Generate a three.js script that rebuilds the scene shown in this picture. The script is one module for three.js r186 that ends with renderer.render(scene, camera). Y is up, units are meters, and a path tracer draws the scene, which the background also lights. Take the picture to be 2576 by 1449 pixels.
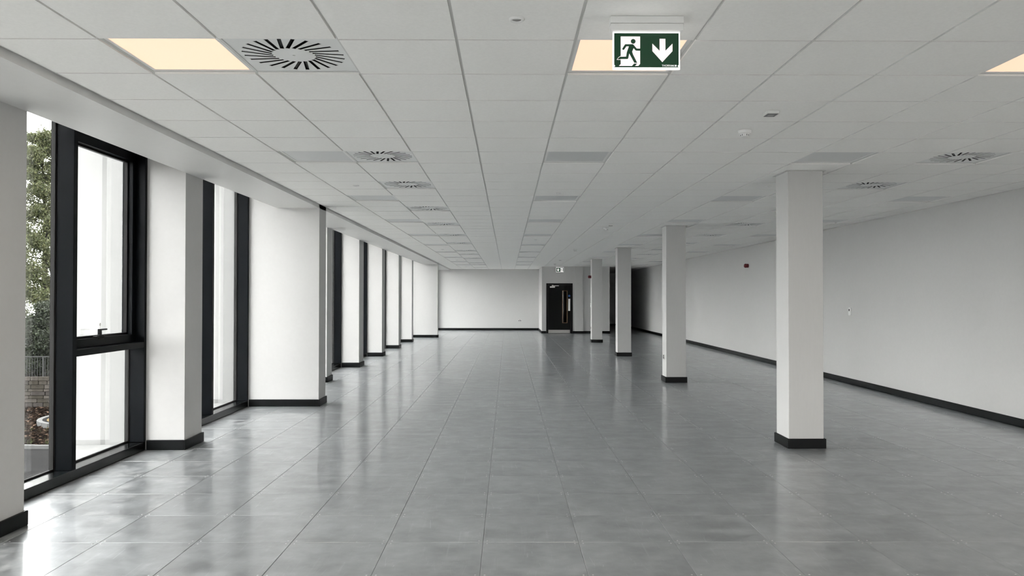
import * as THREE from 'three';
import { mergeGeometries } from 'three/addons/utils/BufferGeometryUtils.js';
import { RoundedBoxGeometry } from 'three/addons/geometries/RoundedBoxGeometry.js';
import { RectAreaLightUniformsLib } from 'three/addons/lights/RectAreaLightUniformsLib.js';

// ------------------------------------------------------------------ camera, sky, exposure
const scene = new THREE.Scene();
const FOCAL = 1947.2, FRAME_W = 2576, FRAME_H = 1449;
const camera = new THREE.PerspectiveCamera(2 * Math.atan(FRAME_H / 2 / FOCAL) * 180 / Math.PI, FRAME_W / FRAME_H, 0.05, 400);
camera.position.set(0, 1.537, 0);
camera.rotation.order = 'YXZ';
camera.rotation.set(0.01176, -0.00613, 0.00089);
camera.updateMatrixWorld(true);
scene.background = new THREE.Color().setRGB(1.0, 0.995, 0.985);   // even overcast sky
scene.backgroundIntensity = 10.8;
const LAMP_RADIANCE = 8;                                        // of the ceiling panels that are switched on
const LAMP_COLOR = new THREE.Color().setRGB(1.0, 0.86, 0.70);
const renderer = new THREE.WebGLRenderer({ antialias: true });
renderer.toneMapping = THREE.LinearToneMapping;
renderer.toneMappingExposure = 1.08;
renderer.shadowMap.enabled = true;
renderer.shadowMap.type = THREE.PCFSoftShadowMap;
RectAreaLightUniformsLib.init();

// ------------------------------------------------------------------ helpers
function rng(seed) { let a = seed >>> 0; return () => { a = (a + 0x6d2b79f5) >>> 0; let t = Math.imul(a ^ (a >>> 15), 1 | a); t = (t + Math.imul(t ^ (t >>> 7), 61 | t)) ^ t; return ((t ^ (t >>> 14)) >>> 0) / 4294967296; }; }
const used = new Map();
function numbered(name) { const n = used.get(name) ?? 0; used.set(name, n + 1); return n ? `${name}_${String(n).padStart(3, '0')}` : name; }
function metreUV(g) {                                             // uv in metres, by the main direction of each face
  const p = g.attributes.position, n = g.attributes.normal, uv = new Float32Array(p.count * 2);
  for (let i = 0; i < p.count; i++) {
    const ax = Math.abs(n.getX(i)), ay = Math.abs(n.getY(i)), az = Math.abs(n.getZ(i));
    const [u, v] = ax > ay && ax > az ? [p.getZ(i), p.getY(i)] : ay > az ? [p.getX(i), p.getZ(i)] : [p.getX(i), p.getY(i)];
    uv[2 * i] = u; uv[2 * i + 1] = v;
  }
  g.setAttribute('uv', new THREE.BufferAttribute(uv, 2));
  return g;
}
const box = (x0, x1, y0, y1, z0, z1) => metreUV(new THREE.BoxGeometry(Math.abs(x1 - x0), Math.abs(y1 - y0), Math.abs(z1 - z0)).translate((x0 + x1) / 2, (y0 + y1) / 2, (z0 + z1) / 2));
const rbox = (x0, x1, y0, y1, z0, z1, r = 0.003, s = 2) => new RoundedBoxGeometry(Math.abs(x1 - x0), Math.abs(y1 - y0), Math.abs(z1 - z0), s, Math.min(r, Math.abs(x1 - x0) * 0.45, Math.abs(y1 - y0) * 0.45, Math.abs(z1 - z0) * 0.45)).translate((x0 + x1) / 2, (y0 + y1) / 2, (z0 + z1) / 2);
const merge = (list) => mergeGeometries(list.map((g) => { const k = g.index ? g.toNonIndexed() : g; for (const a of Object.keys(k.attributes)) if (!['position', 'normal', 'uv', 'color'].includes(a)) k.deleteAttribute(a); return k; }), false);
function mesh(name, g, m, parent, props) {
  const o = new THREE.Mesh(Array.isArray(g) ? (g.length > 1 ? merge(g) : g[0]) : g, m);
  o.name = parent ? name : numbered(name);
  o.castShadow = o.receiveShadow = true;
  if (props) Object.assign(o.userData, props);
  (parent ?? scene).add(o);
  return o;
}
function thing(name, label, category, [x, y, z] = [0, 0, 0], group) {
  const o = new THREE.Group(); o.name = numbered(name); o.position.set(x, y, z); scene.add(o);
  o.userData = { label, category }; if (group) o.userData.group = group;
  return o;
}
function copyOf(root, [x, y, z], label, group) {
  const c = root.clone(); c.name = numbered(root.name.replace(/_\d{3}$/, '')); c.position.set(x, y, z);
  c.userData = { ...root.userData, label }; if (group) c.userData.group = group;
  scene.add(c); return c;
}
const structure = (name, label, category) => { const o = thing(name, label, category); o.userData.kind = 'structure'; return o; };
const ORD = ['first', 'second', 'third', 'fourth', 'fifth', 'sixth', 'seventh', 'eighth', 'ninth', 'tenth', 'eleventh', 'twelfth', 'thirteenth', 'fourteenth'];

// periodic value noise on [0,1)
function noise2(seed, n) {
  const r = rng(seed), L = new Float32Array(n * n); for (let i = 0; i < n * n; i++) L[i] = r();
  return (u, v) => {
    let x = u * n, y = v * n; const xi = Math.floor(x), yi = Math.floor(y); x -= xi; y -= yi;
    x = x * x * (3 - 2 * x); y = y * y * (3 - 2 * y);
    const x0 = ((xi % n) + n) % n, x1 = (x0 + 1) % n, y0 = (((yi % n) + n) % n) * n, y1 = ((((yi + 1) % n) + n) % n) * n;
    const a = L[y0 + x0], b = L[y0 + x1], c = L[y1 + x0], d = L[y1 + x1];
    return a + (b - a) * x + (c - a + (a - b - c + d) * x) * y;
  };
}
function fbm(seed, n, octaves) { const f = []; for (let i = 0; i < octaves; i++) f.push(noise2(seed + i * 17, n * 2 ** i)); return (u, v) => { let s = 0, a = 0.5, t = 0; for (const k of f) { s += a * k(u, v); t += a; a *= 0.5; } return s / t; }; }
function dataTexture(size, fill, srgb) {
  const d = new Uint8Array(size * size * 4);
  for (let y = 0; y < size; y++) for (let x = 0; x < size; x++) { const c = fill((x + 0.5) / size, (y + 0.5) / size, x, y), i = 4 * (y * size + x); d[i] = c[0]; d[i + 1] = c[1]; d[i + 2] = c[2]; d[i + 3] = 255; }
  const t = new THREE.DataTexture(d, size, size); t.wrapS = t.wrapT = THREE.RepeatWrapping; t.magFilter = THREE.LinearFilter; t.minFilter = THREE.LinearMipmapLinearFilter; t.generateMipmaps = true;
  if (srgb) t.colorSpace = THREE.SRGBColorSpace; t.needsUpdate = true; return t;
}
const lin = (r, g, b) => new THREE.Color().setRGB(r, g, b);

// ------------------------------------------------------------------ materials
const paintNoise = (() => { const a = fbm(11, 4, 5), b = fbm(23, 64, 2); return dataTexture(512, (u, v) => { const k = 246 + 7 * (a(u, v) - 0.5) + 7 * (b(u, v) - 0.5); return [k, k, k]; }); })();
paintNoise.repeat.set(0.5, 0.5);
const tileNoise = (() => { const b = fbm(71, 96, 3); return dataTexture(512, (u, v) => { const k = 244 + 16 * (b(u, v) - 0.5); return [k, k, k]; }); })();
const M = {
  wall: new THREE.MeshStandardMaterial({ color: lin(0.545, 0.542, 0.536), roughness: 0.62, map: paintNoise }),
  plaster: new THREE.MeshStandardMaterial({ color: lin(0.71, 0.708, 0.70), roughness: 0.45, map: paintNoise }),
  tile: new THREE.MeshStandardMaterial({ color: lin(0.92, 0.915, 0.895), roughness: 0.9, map: tileNoise }),
  grid: new THREE.MeshStandardMaterial({ color: lin(0.62, 0.62, 0.61), roughness: 0.45 }),
  plenum: new THREE.MeshStandardMaterial({ color: lin(0.05, 0.05, 0.05), roughness: 0.9 }),
  concrete: new THREE.MeshStandardMaterial({ color: lin(0.20, 0.20, 0.195), roughness: 0.95 }),
  skirting: new THREE.MeshPhysicalMaterial({ color: lin(0.0022, 0.0031, 0.0038), roughness: 0.45, specularIntensity: 0.35 }),
  frame: new THREE.MeshPhysicalMaterial({ color: lin(0.0017, 0.0028, 0.0042), roughness: 0.45, specularIntensity: 0.2 }),
  gasket: new THREE.MeshStandardMaterial({ color: lin(0.006, 0.006, 0.006), roughness: 0.7 }),
  glass: new THREE.MeshPhysicalMaterial({ color: lin(0.985, 0.988, 0.985), roughness: 0.0, transmission: 1, thickness: 0, ior: 1.5 }),
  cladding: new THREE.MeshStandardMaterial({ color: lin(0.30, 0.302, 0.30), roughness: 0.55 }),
  lightWhite: new THREE.MeshStandardMaterial({ color: lin(0.78, 0.78, 0.77), roughness: 0.4 }),
  diffuserOff: new THREE.MeshStandardMaterial({ color: lin(0.66, 0.67, 0.67), roughness: 0.42 }),
  diffuserOn: new THREE.MeshStandardMaterial({ color: lin(0.30, 0.29, 0.28), roughness: 0.5, emissive: lin(0.92, 0.635, 0.425), emissiveIntensity: 1.0 }),
  steelPlate: new THREE.MeshStandardMaterial({ color: lin(0.76, 0.77, 0.765), roughness: 0.5 }),
  black: new THREE.MeshStandardMaterial({ color: lin(0.008, 0.008, 0.009), roughness: 0.6 }),
  blackSatin: new THREE.MeshPhysicalMaterial({ color: lin(0.003, 0.003, 0.0033), roughness: 0.4, specularIntensity: 0.35 }),
  plastic: new THREE.MeshStandardMaterial({ color: lin(0.78, 0.78, 0.77), roughness: 0.35 }),
  greyPlastic: new THREE.MeshStandardMaterial({ color: lin(0.09, 0.09, 0.10), roughness: 0.4 }),
  silver: new THREE.MeshStandardMaterial({ color: lin(0.62, 0.61, 0.59), roughness: 0.35, metalness: 1 }),
  brushed: new THREE.MeshStandardMaterial({ color: lin(0.45, 0.44, 0.43), roughness: 0.45, metalness: 1 }),
  screw: new THREE.MeshStandardMaterial({ color: lin(0.66, 0.67, 0.67), roughness: 0.32, metalness: 1 }),
  frameSill: new THREE.MeshPhysicalMaterial({ color: lin(0.0030, 0.0038, 0.0046), roughness: 0.22, specularIntensity: 1 }),
  lensGrey: new THREE.MeshStandardMaterial({ color: lin(0.48, 0.48, 0.48), roughness: 0.2 }),
  red: new THREE.MeshStandardMaterial({ color: lin(0.10, 0.003, 0.005), roughness: 0.3 }),
  door: new THREE.MeshPhysicalMaterial({ color: lin(0.0075, 0.008, 0.008), roughness: 0.55, specularIntensity: 0.3 }),
  oak: new THREE.MeshStandardMaterial({ color: lin(0.30, 0.18, 0.09), roughness: 0.5 }),
  darkGlass: new THREE.MeshPhysicalMaterial({ color: lin(0.9, 0.92, 0.9), roughness: 0.02, transmission: 1, thickness: 0, ior: 1.5, specularIntensity: 0.25 }),
  blue: new THREE.MeshStandardMaterial({ color: lin(0.02, 0.10, 0.34), roughness: 0.4 }),
};

// ------------------------------------------------------------------ plan of the place (metres)
const CEIL = 2.832, GX = 0.343, GZ = 3.887, T = 0.6;              // ceiling grid lines: x = GX + T i, z = -(GZ + T j)
const FX = -0.750, FZ = 4.873;                                    // floor grid lines
const WALL_R = 6.10, PIER_X = -3.245, DEEP_X = -2.645, FRAME_X = -3.63, GLASS_X = -3.82, OUT_X = -3.87;
const SOFFIT = 2.788, HEAD = 3.13, REAR = 7.6, END = -35.92, DOORWALL = -32.85;
const PIERS = [[7.44, 6.98], [4.38, 3.92], [1.32, 0.86], [-1.74, -2.20], [-4.78, -5.235], [-7.818, -8.257], [-10.897, -11.295, 1], [-13.95, -14.35], [-16.98, -17.50], [-20.08, -20.55], [-23.16, -23.585], [-26.37, -26.72], [-29.455, -29.70, 1], [-35.70, END]];
const COLUMNS = [[-7.88, 'nearest'], [-13.95, 'second'], [-20.13, 'third'], [-26.25, 'fourth']];

// ------------------------------------------------------------------ floor
function chamferedPanel(w, d, uo, vo, us, vs) {                   // top at y = 0, 2 mm joint, chamfered edges
  const a = w / 2 - 0.0009, b = d / 2 - 0.0009, c = 0.0016, hgt = 0.008;
  const rings = [[a - c, b - c, 0], [a, b, -c], [a, b, -hgt]], P = [], U = [], N = [];
  const uvAt = (x, z) => [uo + us * (x / w + 0.5), vo + vs * (z / d + 0.5)];
  const quad = (q, n) => { for (const k of [0, 1, 2, 0, 2, 3]) { P.push(q[k][0], q[k][2], q[k][1]); U.push(...uvAt(q[k][0], q[k][1])); N.push(...n); } };
  const corner = ([x, z, y]) => [[-x, -z, y], [-x, z, y], [x, z, y], [x, -z, y]];
  quad(corner(rings[0]), [0, 1, 0]);
  const dirs = [[-1, 0], [0, 1], [1, 0], [0, -1]];
  for (let r = 0; r < 2; r++) {
    const o = corner(rings[r]), p = corner(rings[r + 1]);
    for (let k = 0; k < 4; k++) { const m = (k + 1) % 4, d2 = dirs[k], s = r ? 1 : Math.SQRT1_2; quad([o[k], p[k], p[m], o[m]], [d2[0] * s, r ? 0 : s, d2[1] * s]); }
  }
  const g = new THREE.BufferGeometry();
  g.setAttribute('position', new THREE.Float32BufferAttribute(P, 3)); g.setAttribute('normal', new THREE.Float32BufferAttribute(N, 3)); g.setAttribute('uv', new THREE.Float32BufferAttribute(U, 2));
  return g;
}
function floorMaps(size, seed, dust) {                            // zinc sheet with smears, scratches and, near the windows, plaster dust
  const cv = document.createElement('canvas'); cv.width = cv.height = size; const c = cv.getContext('2d'), r = rng(seed), cell = size / 4;
  c.fillStyle = '#000'; c.fillRect(0, 0, size, size); c.lineCap = 'round';
  for (let i = 0; i < 16; i++) {
    c.save(); c.beginPath(); c.rect((i % 4) * cell, Math.floor(i / 4) * cell, cell, cell); c.clip(); c.translate((i % 4) * cell, Math.floor(i / 4) * cell);
    for (let k = 0; k < 75; k++) {                                // fine rubbed lines, most of them along the room
      const x = r() * cell, y = r() * cell, len = cell * (0.04 + 0.5 * r() * r() * r()), t = (r() - 0.5) * 0.35 + (r() < 0.12 ? 1.3 : 0);
      c.strokeStyle = `rgba(255,255,255,${0.02 + 0.16 * r() * r()})`; c.lineWidth = size / 2048 * (1.2 + 4.5 * r() * r());
      c.beginPath(); c.moveTo(x, y); c.quadraticCurveTo(x + len * Math.sin(t) * 0.5 + (r() - 0.5) * 8, y + len * 0.5, x + len * Math.sin(t), y + len * Math.cos(t)); c.stroke();
    }
    for (let k = 0; k < 4; k++) {                                 // broad pale wipes
      const x = r() * cell, y = r() * cell, len = cell * (0.15 + 0.4 * r()), w = size / 2048 * (6 + 14 * r());
      for (let q = 0; q < 9; q++) { c.strokeStyle = `rgba(255,255,255,${0.025 * r()})`; c.lineWidth = w * (0.2 + r() * 0.5); const o = (r() - 0.5) * w * 1.6; c.beginPath(); c.moveTo(x + o, y); c.lineTo(x + o + (r() - 0.5) * 10, y + len * (0.6 + 0.4 * r())); c.stroke(); }
    }
    if (dust) for (let k = 0; k < 90 * dust; k++) {                // dry plaster dust pushed about by a brush
      const x = r() * cell, y = r() * cell, R = cell * (0.05 + 0.35 * r()), a0 = r() * 6.3, da = 0.25 + 0.9 * r(), w = size / 1024 * (1 + 7 * r() * r()), al = 0.03 + 0.13 * r() * r();
      for (let q = 0; q < 4; q++) { c.strokeStyle = `rgba(255,255,255,${al * r()})`; c.lineWidth = w * (0.3 + 0.7 * r()); c.beginPath(); c.arc(x, y, R + (r() - 0.5) * w * 4, a0 + 0.1 * r(), a0 + da * (0.6 + 0.4 * r())); c.stroke(); }
    }
    c.restore();
  }
  const im = c.getImageData(0, 0, size, size).data;
  const smear = fbm(seed + 3, 10, 5), fine = fbm(seed + 9, 48, 3), warp = fbm(seed + 31, 5, 3), dustN = fbm(seed + 37, 9, 5), blot = fbm(seed + 51, 22, 4);
  const tone = Array.from({ length: 16 }, () => 1 + (r() - 0.5) * 0.03);
  const col = new Uint8Array(size * size * 4), rou = new Uint8Array(size * size * 4);
  for (let y = 0; y < size; y++) for (let x = 0; x < size; x++) {
    const u = (x + 0.5) / size, v = (y + 0.5) / size, i = 4 * (y * size + x), line = im[i] / 255;
    const s = smear(u * 1 , v * 2) - 0.5, f = fine(u, v) - 0.5, b = blot(u + 0.1 * warp(u, v), v) - 0.5;
    let k = tone[Math.floor(v * 4) * 4 + Math.floor(u * 4)] * (1 + 0.44 * s + 0.18 * f + 0.30 * b) + 1.6 * line, ro = 0.43 + 0.16 * s + 0.10 * b + 0.05 * f + 0.4 * line, me = 0.75;
    let cr = 0.412 * k, cg = 0.431 * k, cb = 0.444 * k;
    if (dust) {
      const w = warp(u, v), e = dustN(u * 2 + 0.5 * w, v + 0.12 * w) + 0.55 * f + (dust - 0.5) * 0.3;
      const d = Math.min(1, Math.max(0, (e - 0.50) / 0.24)) * 0.55 * (0.55 + 0.45 * Math.min(1, Math.max(0, (blot(u * 2, v * 2) - 0.35) * 4)));
      cr += (0.66 - cr) * d * 0.5; cg += (0.66 - cg) * d * 0.5; cb += (0.655 - cb) * d * 0.5; ro += (0.75 - ro) * d * 0.5; me *= 1 - 0.6 * d;
    }
    const S = (t) => 255 * Math.pow(Math.min(1, Math.max(0, t)), 1 / 2.2);
    col[i] = S(cr); col[i + 1] = S(cg); col[i + 2] = S(cb); col[i + 3] = 255;
    rou[i] = 0; rou[i + 1] = 255 * Math.min(0.95, Math.max(0.295, ro)); rou[i + 2] = 255 * me; rou[i + 3] = 255;
  }
  const tex = (d, srgb) => { const t = new THREE.DataTexture(d, size, size); t.wrapS = t.wrapT = THREE.RepeatWrapping; t.magFilter = THREE.LinearFilter; if (srgb) t.colorSpace = THREE.SRGBColorSpace; t.needsUpdate = true; return t; };
  const rt = tex(rou, false);
  return new THREE.MeshPhysicalMaterial({ map: tex(col, true), roughnessMap: rt, metalnessMap: rt, roughness: 1, metalness: 1, clearcoat: dust ? 0.5 : 0.6, clearcoatRoughness: 0.29, clearcoatRoughnessMap: rt });
}
M.floor = floorMaps(2048, 401, 0);
M.floorDusty = floorMaps(1024, 977, 0.62);
M.floorDusted = floorMaps(1024, 1313, 0.28);
const seenArea = (x0, x1, y, z0, z1) => {                         // size in the picture, to tell which pieces are built singly
  const p = [[x0, z0], [x1, z0], [x1, z1], [x0, z1]].map(([x, z]) => new THREE.Vector3(x, y, z));
  for (const v of p) if (v.z > -1.2) return -1;
  const q = p.map((v) => v.clone().project(camera)); let a = 0;
  if (q.every((v) => v.x < -1) || q.every((v) => v.x > 1) || q.every((v) => v.y < -1) || q.every((v) => v.y > 1)) return -1;
  for (let i = 0; i < 4; i++) { const m = q[(i + 1) % 4]; a += q[i].x * m.y - m.x * q[i].y; }
  return Math.abs(a);
};
{
  const floor = structure('floor', 'grey galvanised steel raised floor of square screwed panels with scuffs', 'floor');
  mesh('floor_slab', box(OUT_X, WALL_R + 0.2, -0.35, -0.008, END - 6.2, REAR + 0.2), M.concrete, floor);
  const r = rng(5), full = Array.from({ length: 16 }, (_, k) => chamferedPanel(T, T, (k % 4) / 4, Math.floor(k / 4) / 4, 0.25, 0.25)), cut = new Map(), list = [];
  for (let j = -21; j <= 63; j++) for (let i = -5; i <= 11; i++) {
    const x0 = Math.max(FX + T * i, FRAME_X + 0.004), x1 = Math.min(FX + T * (i + 1), WALL_R - 0.004), z1 = -(FZ + T * j), z0 = z1 - T;
    if (x1 - x0 < 0.05 || z1 < END - 5.9 || z1 > REAR) continue;
    const k = Math.floor(r() * 16), w = x1 - x0;
    let g = full[k];
    if (Math.abs(w - T) > 0.001) { const key = `${k}:${w.toFixed(3)}`; if (!cut.has(key)) cut.set(key, chamferedPanel(w, T, (k % 4) / 4, Math.floor(k / 4) / 4, 0.25 * w / T, 0.25)); g = cut.get(key); }
    const cz = (z0 + z1) / 2, nearColumn = COLUMNS.some(([z]) => Math.abs(cz - (z - 0.18)) < 0.55 && Math.abs((x0 + x1) / 2 - 3.05) < 0.75);
    const m = i === -5 ? M.floorDusty : i === -4 || nearColumn && r() < 0.6 ? M.floorDusted : M.floor;
    list.push({ g, m, x: (x0 + x1) / 2, z: cz, w, a: seenArea(x0, x1, 0, z0, z1), dy: -0.0006 * r(), rx: (r() - 0.5) * 0.0016, rz: (r() - 0.5) * 0.0016 });
  }
  list.sort((p, q) => q.a - p.a);
  const rest = new Map();
  list.forEach((p, n) => {
    if (n < 300 && p.a > 0) { const o = mesh('floor_panel', p.g, p.m, floor); o.position.set(p.x, p.dy, p.z); o.rotation.set(p.rx, 0, p.rz); return; }
    if (!rest.has(p.m)) rest.set(p.m, []);
    rest.get(p.m).push(p.g.clone().rotateX(p.rx).rotateZ(p.rz).translate(p.x, p.dy, p.z));
  });
  for (const [m, gs] of rest) mesh('floor_panel_field', mergeGeometries(gs), m, floor, { kind: 'stuff' });
  const screw = merge([new THREE.CylinderGeometry(0.0045, 0.007, 0.002, 8)]), gs = [];
  for (const p of list) if (p.a > 0 && p.z > -22 && p.w > 0.3) for (const sx of [-1, 1]) for (const sz of [-1, 1]) gs.push(screw.clone().translate(p.x + sx * (p.w / 2 - 0.026), p.dy + 0.0004, p.z + sz * (T / 2 - 0.026)));
  mesh('panel_screw', mergeGeometries(gs), M.screw, floor, { kind: 'stuff', label: 'bright flat screws at the corners of the floor panels' });
}

// ------------------------------------------------------------------ ceiling
const lights = [], diffusers = [], cellKey = (i, j) => `${i},${j}`, taken = new Set();
for (const i of [-4, 0, 4, 8]) for (let j = -15; j <= 45; j += 5) { lights.push([i, j]); taken.add(cellKey(i, j)); }
for (const j of [-8, -4, 0, 5, 8, 12, 16, 20, 24, 29, 32, 36, 42, 45, 49]) diffusers.push([-3, j]);
for (const j of [-8, -4, 0, 5, 8, 12, 16, 20, 24, 28, 32, 36, 39]) diffusers.push([6, j]);
for (const [i, j] of diffusers) taken.add(cellKey(i, j));
const cellX = (i) => GX + T * (i + 0.5), cellZ = (j) => -(GZ + T * (j + 0.5));
{
  const ceiling = structure('ceiling', 'white suspended ceiling of square tiles in an exposed grid', 'ceiling');
  mesh('ceiling_deck', box(OUT_X, WALL_R + 0.2, 3.24, 3.5, END - 6.2, REAR + 0.2), M.concrete, ceiling);
  const tile = (w, d) => { const a = w / 2, b = d / 2, g = box(-a, a, CEIL, CEIL + 0.019, -b, b); return g; };
  const cache = new Map(), list = [], r = rng(77);
  for (let j = -19; j <= 63; j++) for (let i = -5; i <= 9; i++) {
    if (taken.has(cellKey(i, j))) continue;
    const x0 = Math.max(GX + T * i, -2.620), x1 = Math.min(GX + T * (i + 1), WALL_R - 0.012), z1 = Math.min(-(GZ + T * j), REAR - 0.01), z0 = Math.max(-(GZ + T * (j + 1)), END - 6.0);
    if (x1 - x0 < 0.05 || z1 - z0 < 0.05) continue;
    const w = x1 - x0 - 0.015, d = z1 - z0 - 0.015, key = `${w.toFixed(3)}:${d.toFixed(3)}`;
    if (!cache.has(key)) cache.set(key, tile(w, d));
    list.push({ g: cache.get(key), x: (x0 + x1) / 2, z: (z0 + z1) / 2, a: seenArea(x0, x1, CEIL, z0, z1), dy: 0.001 * r() });
  }
  list.sort((p, q) => q.a - p.a);
  const rest = [];
  list.forEach((p, n) => { if (n < 300 && p.a > 0) mesh('ceiling_tile', p.g, M.tile, ceiling).position.set(p.x, p.dy, p.z); else rest.push(p.g.clone().translate(p.x, p.dy, p.z)); });
  mesh('ceiling_tile_field', mergeGeometries(rest), M.tile, ceiling, { kind: 'stuff' });
  for (let i = -4; i <= 9; i++) mesh('main_runner', box(-0.008, 0.008, CEIL + 0.011, CEIL + 0.0135, END - 6.0, REAR), M.grid, ceiling).position.x = GX + T * i;
  for (let j = -18; j <= 62; j++) mesh('cross_runner', box(-2.63, WALL_R - 0.001, CEIL + 0.0113, CEIL + 0.0138, -0.008, 0.008), M.grid, ceiling).position.z = -(GZ + T * j);
  mesh('edge_trim', box(-2.646, -2.612, CEIL + 0.0105, CEIL + 0.013, END, REAR), M.grid, ceiling);
  mesh('edge_trim', box(WALL_R - 0.022, WALL_R, CEIL + 0.004, CEIL + 0.007, END - 6.0, REAR), M.grid, ceiling);
}

// ------------------------------------------------------------------ walls
function skirtRun(parent, list) { for (const [x0, x1, z0, z1] of list) mesh('skirting', rbox(x0, x1, 0.0005, 0.1, z0, z1, 0.006, 2), M.skirting, parent); }
{
  const w = structure('wall_left', 'white plastered window wall with piers, dropped soffit and dark skirting', 'wall');
  PIERS.forEach(([zn, zf, deep], n) => {
    const xf = deep ? DEEP_X : PIER_X, p = mesh('pier', box(GLASS_X - 0.002, xf, 0, 3.2, zf, zn), M.wall, w);
    const s = 0.02, fx = xf + s;
    skirtRun(p, [[xf, fx, zf - s, zn + s], ...(n < PIERS.length - 1 ? [[FRAME_X + 0.01, xf, zf - s, zf]] : []), [FRAME_X + 0.01, xf, zn, zn + s]]);
  });
  mesh('soffit', box(PIER_X - 0.0, DEEP_X, SOFFIT, 3.24, END, REAR), M.plaster, w);
  mesh('window_head', box(OUT_X, PIER_X, 3.17, 3.24, END, REAR), M.plaster, w);
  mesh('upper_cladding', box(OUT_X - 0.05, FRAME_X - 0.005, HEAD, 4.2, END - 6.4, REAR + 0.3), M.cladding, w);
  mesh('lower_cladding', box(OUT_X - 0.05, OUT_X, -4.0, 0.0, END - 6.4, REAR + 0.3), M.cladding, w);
  PIERS.forEach(([zn], n) => {                                    // white fins outside, two facets with a step, and the splayed ledge below each window
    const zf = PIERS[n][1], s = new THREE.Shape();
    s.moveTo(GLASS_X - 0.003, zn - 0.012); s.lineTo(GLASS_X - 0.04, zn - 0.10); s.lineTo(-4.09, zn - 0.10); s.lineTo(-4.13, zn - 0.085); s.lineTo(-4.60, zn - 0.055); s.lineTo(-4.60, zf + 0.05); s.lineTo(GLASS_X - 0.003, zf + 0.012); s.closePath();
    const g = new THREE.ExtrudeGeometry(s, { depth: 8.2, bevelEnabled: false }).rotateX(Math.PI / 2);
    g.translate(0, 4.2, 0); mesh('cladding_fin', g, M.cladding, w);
    if (n > 0) {
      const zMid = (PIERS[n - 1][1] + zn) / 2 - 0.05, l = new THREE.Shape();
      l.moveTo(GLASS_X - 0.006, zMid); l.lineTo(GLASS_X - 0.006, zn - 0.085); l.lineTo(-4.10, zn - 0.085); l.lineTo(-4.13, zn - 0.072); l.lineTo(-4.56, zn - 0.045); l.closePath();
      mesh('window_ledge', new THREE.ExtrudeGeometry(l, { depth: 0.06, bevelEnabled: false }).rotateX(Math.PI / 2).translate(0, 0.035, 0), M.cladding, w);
    }
  });
}
{
  const w = structure('wall_right', 'long plain white wall with black skirting along its foot', 'wall');
  mesh('wall_surface', box(WALL_R, WALL_R + 0.2, 0, 3.24, END - 6.2, REAR), M.wall, w);
  mesh('skirting', rbox(WALL_R - 0.02, WALL_R, 0.0005, 0.1, END - 6.0, REAR, 0.006), M.skirting, w);
}
{
  const w = structure('wall_end', 'plain white end wall at the far side of the floor', 'wall');
  mesh('wall_surface', box(OUT_X, 1.47, 0, 3.24, END - 0.2, END), M.wall, w);
  mesh('skirting', rbox(-3.24, 1.47, 0.0005, 0.1, END, END + 0.02, 0.006), M.skirting, w);
}
{
  const w = structure('wall_door', 'white projecting wall around the black door with black skirting', 'wall');
  mesh('wall_surface', [box(1.47, 1.654, 0, 3.24, DOORWALL - 0.2, DOORWALL), box(2.778, 4.35, 0, 3.24, DOORWALL - 0.2, DOORWALL), box(1.654, 2.778, 2.126, 3.24, DOORWALL - 0.2, DOORWALL)], M.wall, w);
  mesh('side_wall', box(1.47, 1.67, 0, 3.24, END - 0.2, DOORWALL - 0.2), M.wall, w);
  mesh('side_wall', box(4.15, 4.35, 0, 3.24, END - 6.0, DOORWALL - 0.2), M.wall, w);
  mesh('pilaster', box(2.876, 3.218, 0, 2.835, DOORWALL - 0.01, DOORWALL + 0.06), M.wall, w);
  skirtRun(w, [[1.45, 1.47, END + 0.02, DOORWALL + 0.02], [1.47, 1.652, DOORWALL, DOORWALL + 0.02], [2.78, 2.876, DOORWALL, DOORWALL + 0.02], [2.856, 3.238, DOORWALL + 0.06, DOORWALL + 0.08], [3.218, 4.37, DOORWALL, DOORWALL + 0.02], [4.35, 4.37, END - 5.98, DOORWALL]]);
}
{
  const w = structure('wall_alcove', 'end wall of the unlit alcove past the columns', 'wall');
  mesh('wall_surface', box(1.67, WALL_R, 0, 3.24, END - 6.2, END - 6.0), M.wall, w);
  mesh('skirting', rbox(4.37, WALL_R - 0.02, 0.0005, 0.1, END - 6.0, END - 5.98, 0.006), M.skirting, w);
  }
{
  const w = structure('wall_rear', 'white wall closing the floor behind the viewer', 'wall');
  mesh('wall_surface', [box(OUT_X, -0.865, 0, 3.24, REAR, REAR + 0.2), box(5.6, WALL_R + 0.2, 0, 3.24, REAR, REAR + 0.2), box(-0.865, 5.6, 2.78, 3.24, REAR, REAR + 0.2), box(-0.865, 5.6, 0, 0.1, REAR, REAR + 0.2)], M.wall, w);
  const g = structure('window_14', 'added unseen window behind the viewer, giving fill light to the columns', 'window');  // unseen window, added to brighten the column faces towards the viewer
  mesh('frame', [rbox(-0.865, 5.6, 0.1, 0.16, REAR + 0.02, REAR + 0.18, 0.003), rbox(-0.865, 5.6, 2.72, 2.78, REAR + 0.02, REAR + 0.18, 0.003)], M.frame, g);
  for (let k = 1; k <= 4; k++) mesh('mullion', rbox(-3.0 + k * 2.135, -2.94 + k * 2.135, 0.16, 2.72, REAR + 0.02, REAR + 0.18, 0.003), M.frame, g);
  for (let k = 1; k < 4; k++) mesh('pane', box(-2.94 + k * 2.135, -3.0 + (k + 1) * 2.135, 0.16, 2.72, REAR + 0.12, REAR + 0.126), M.glass, g);
}

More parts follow.
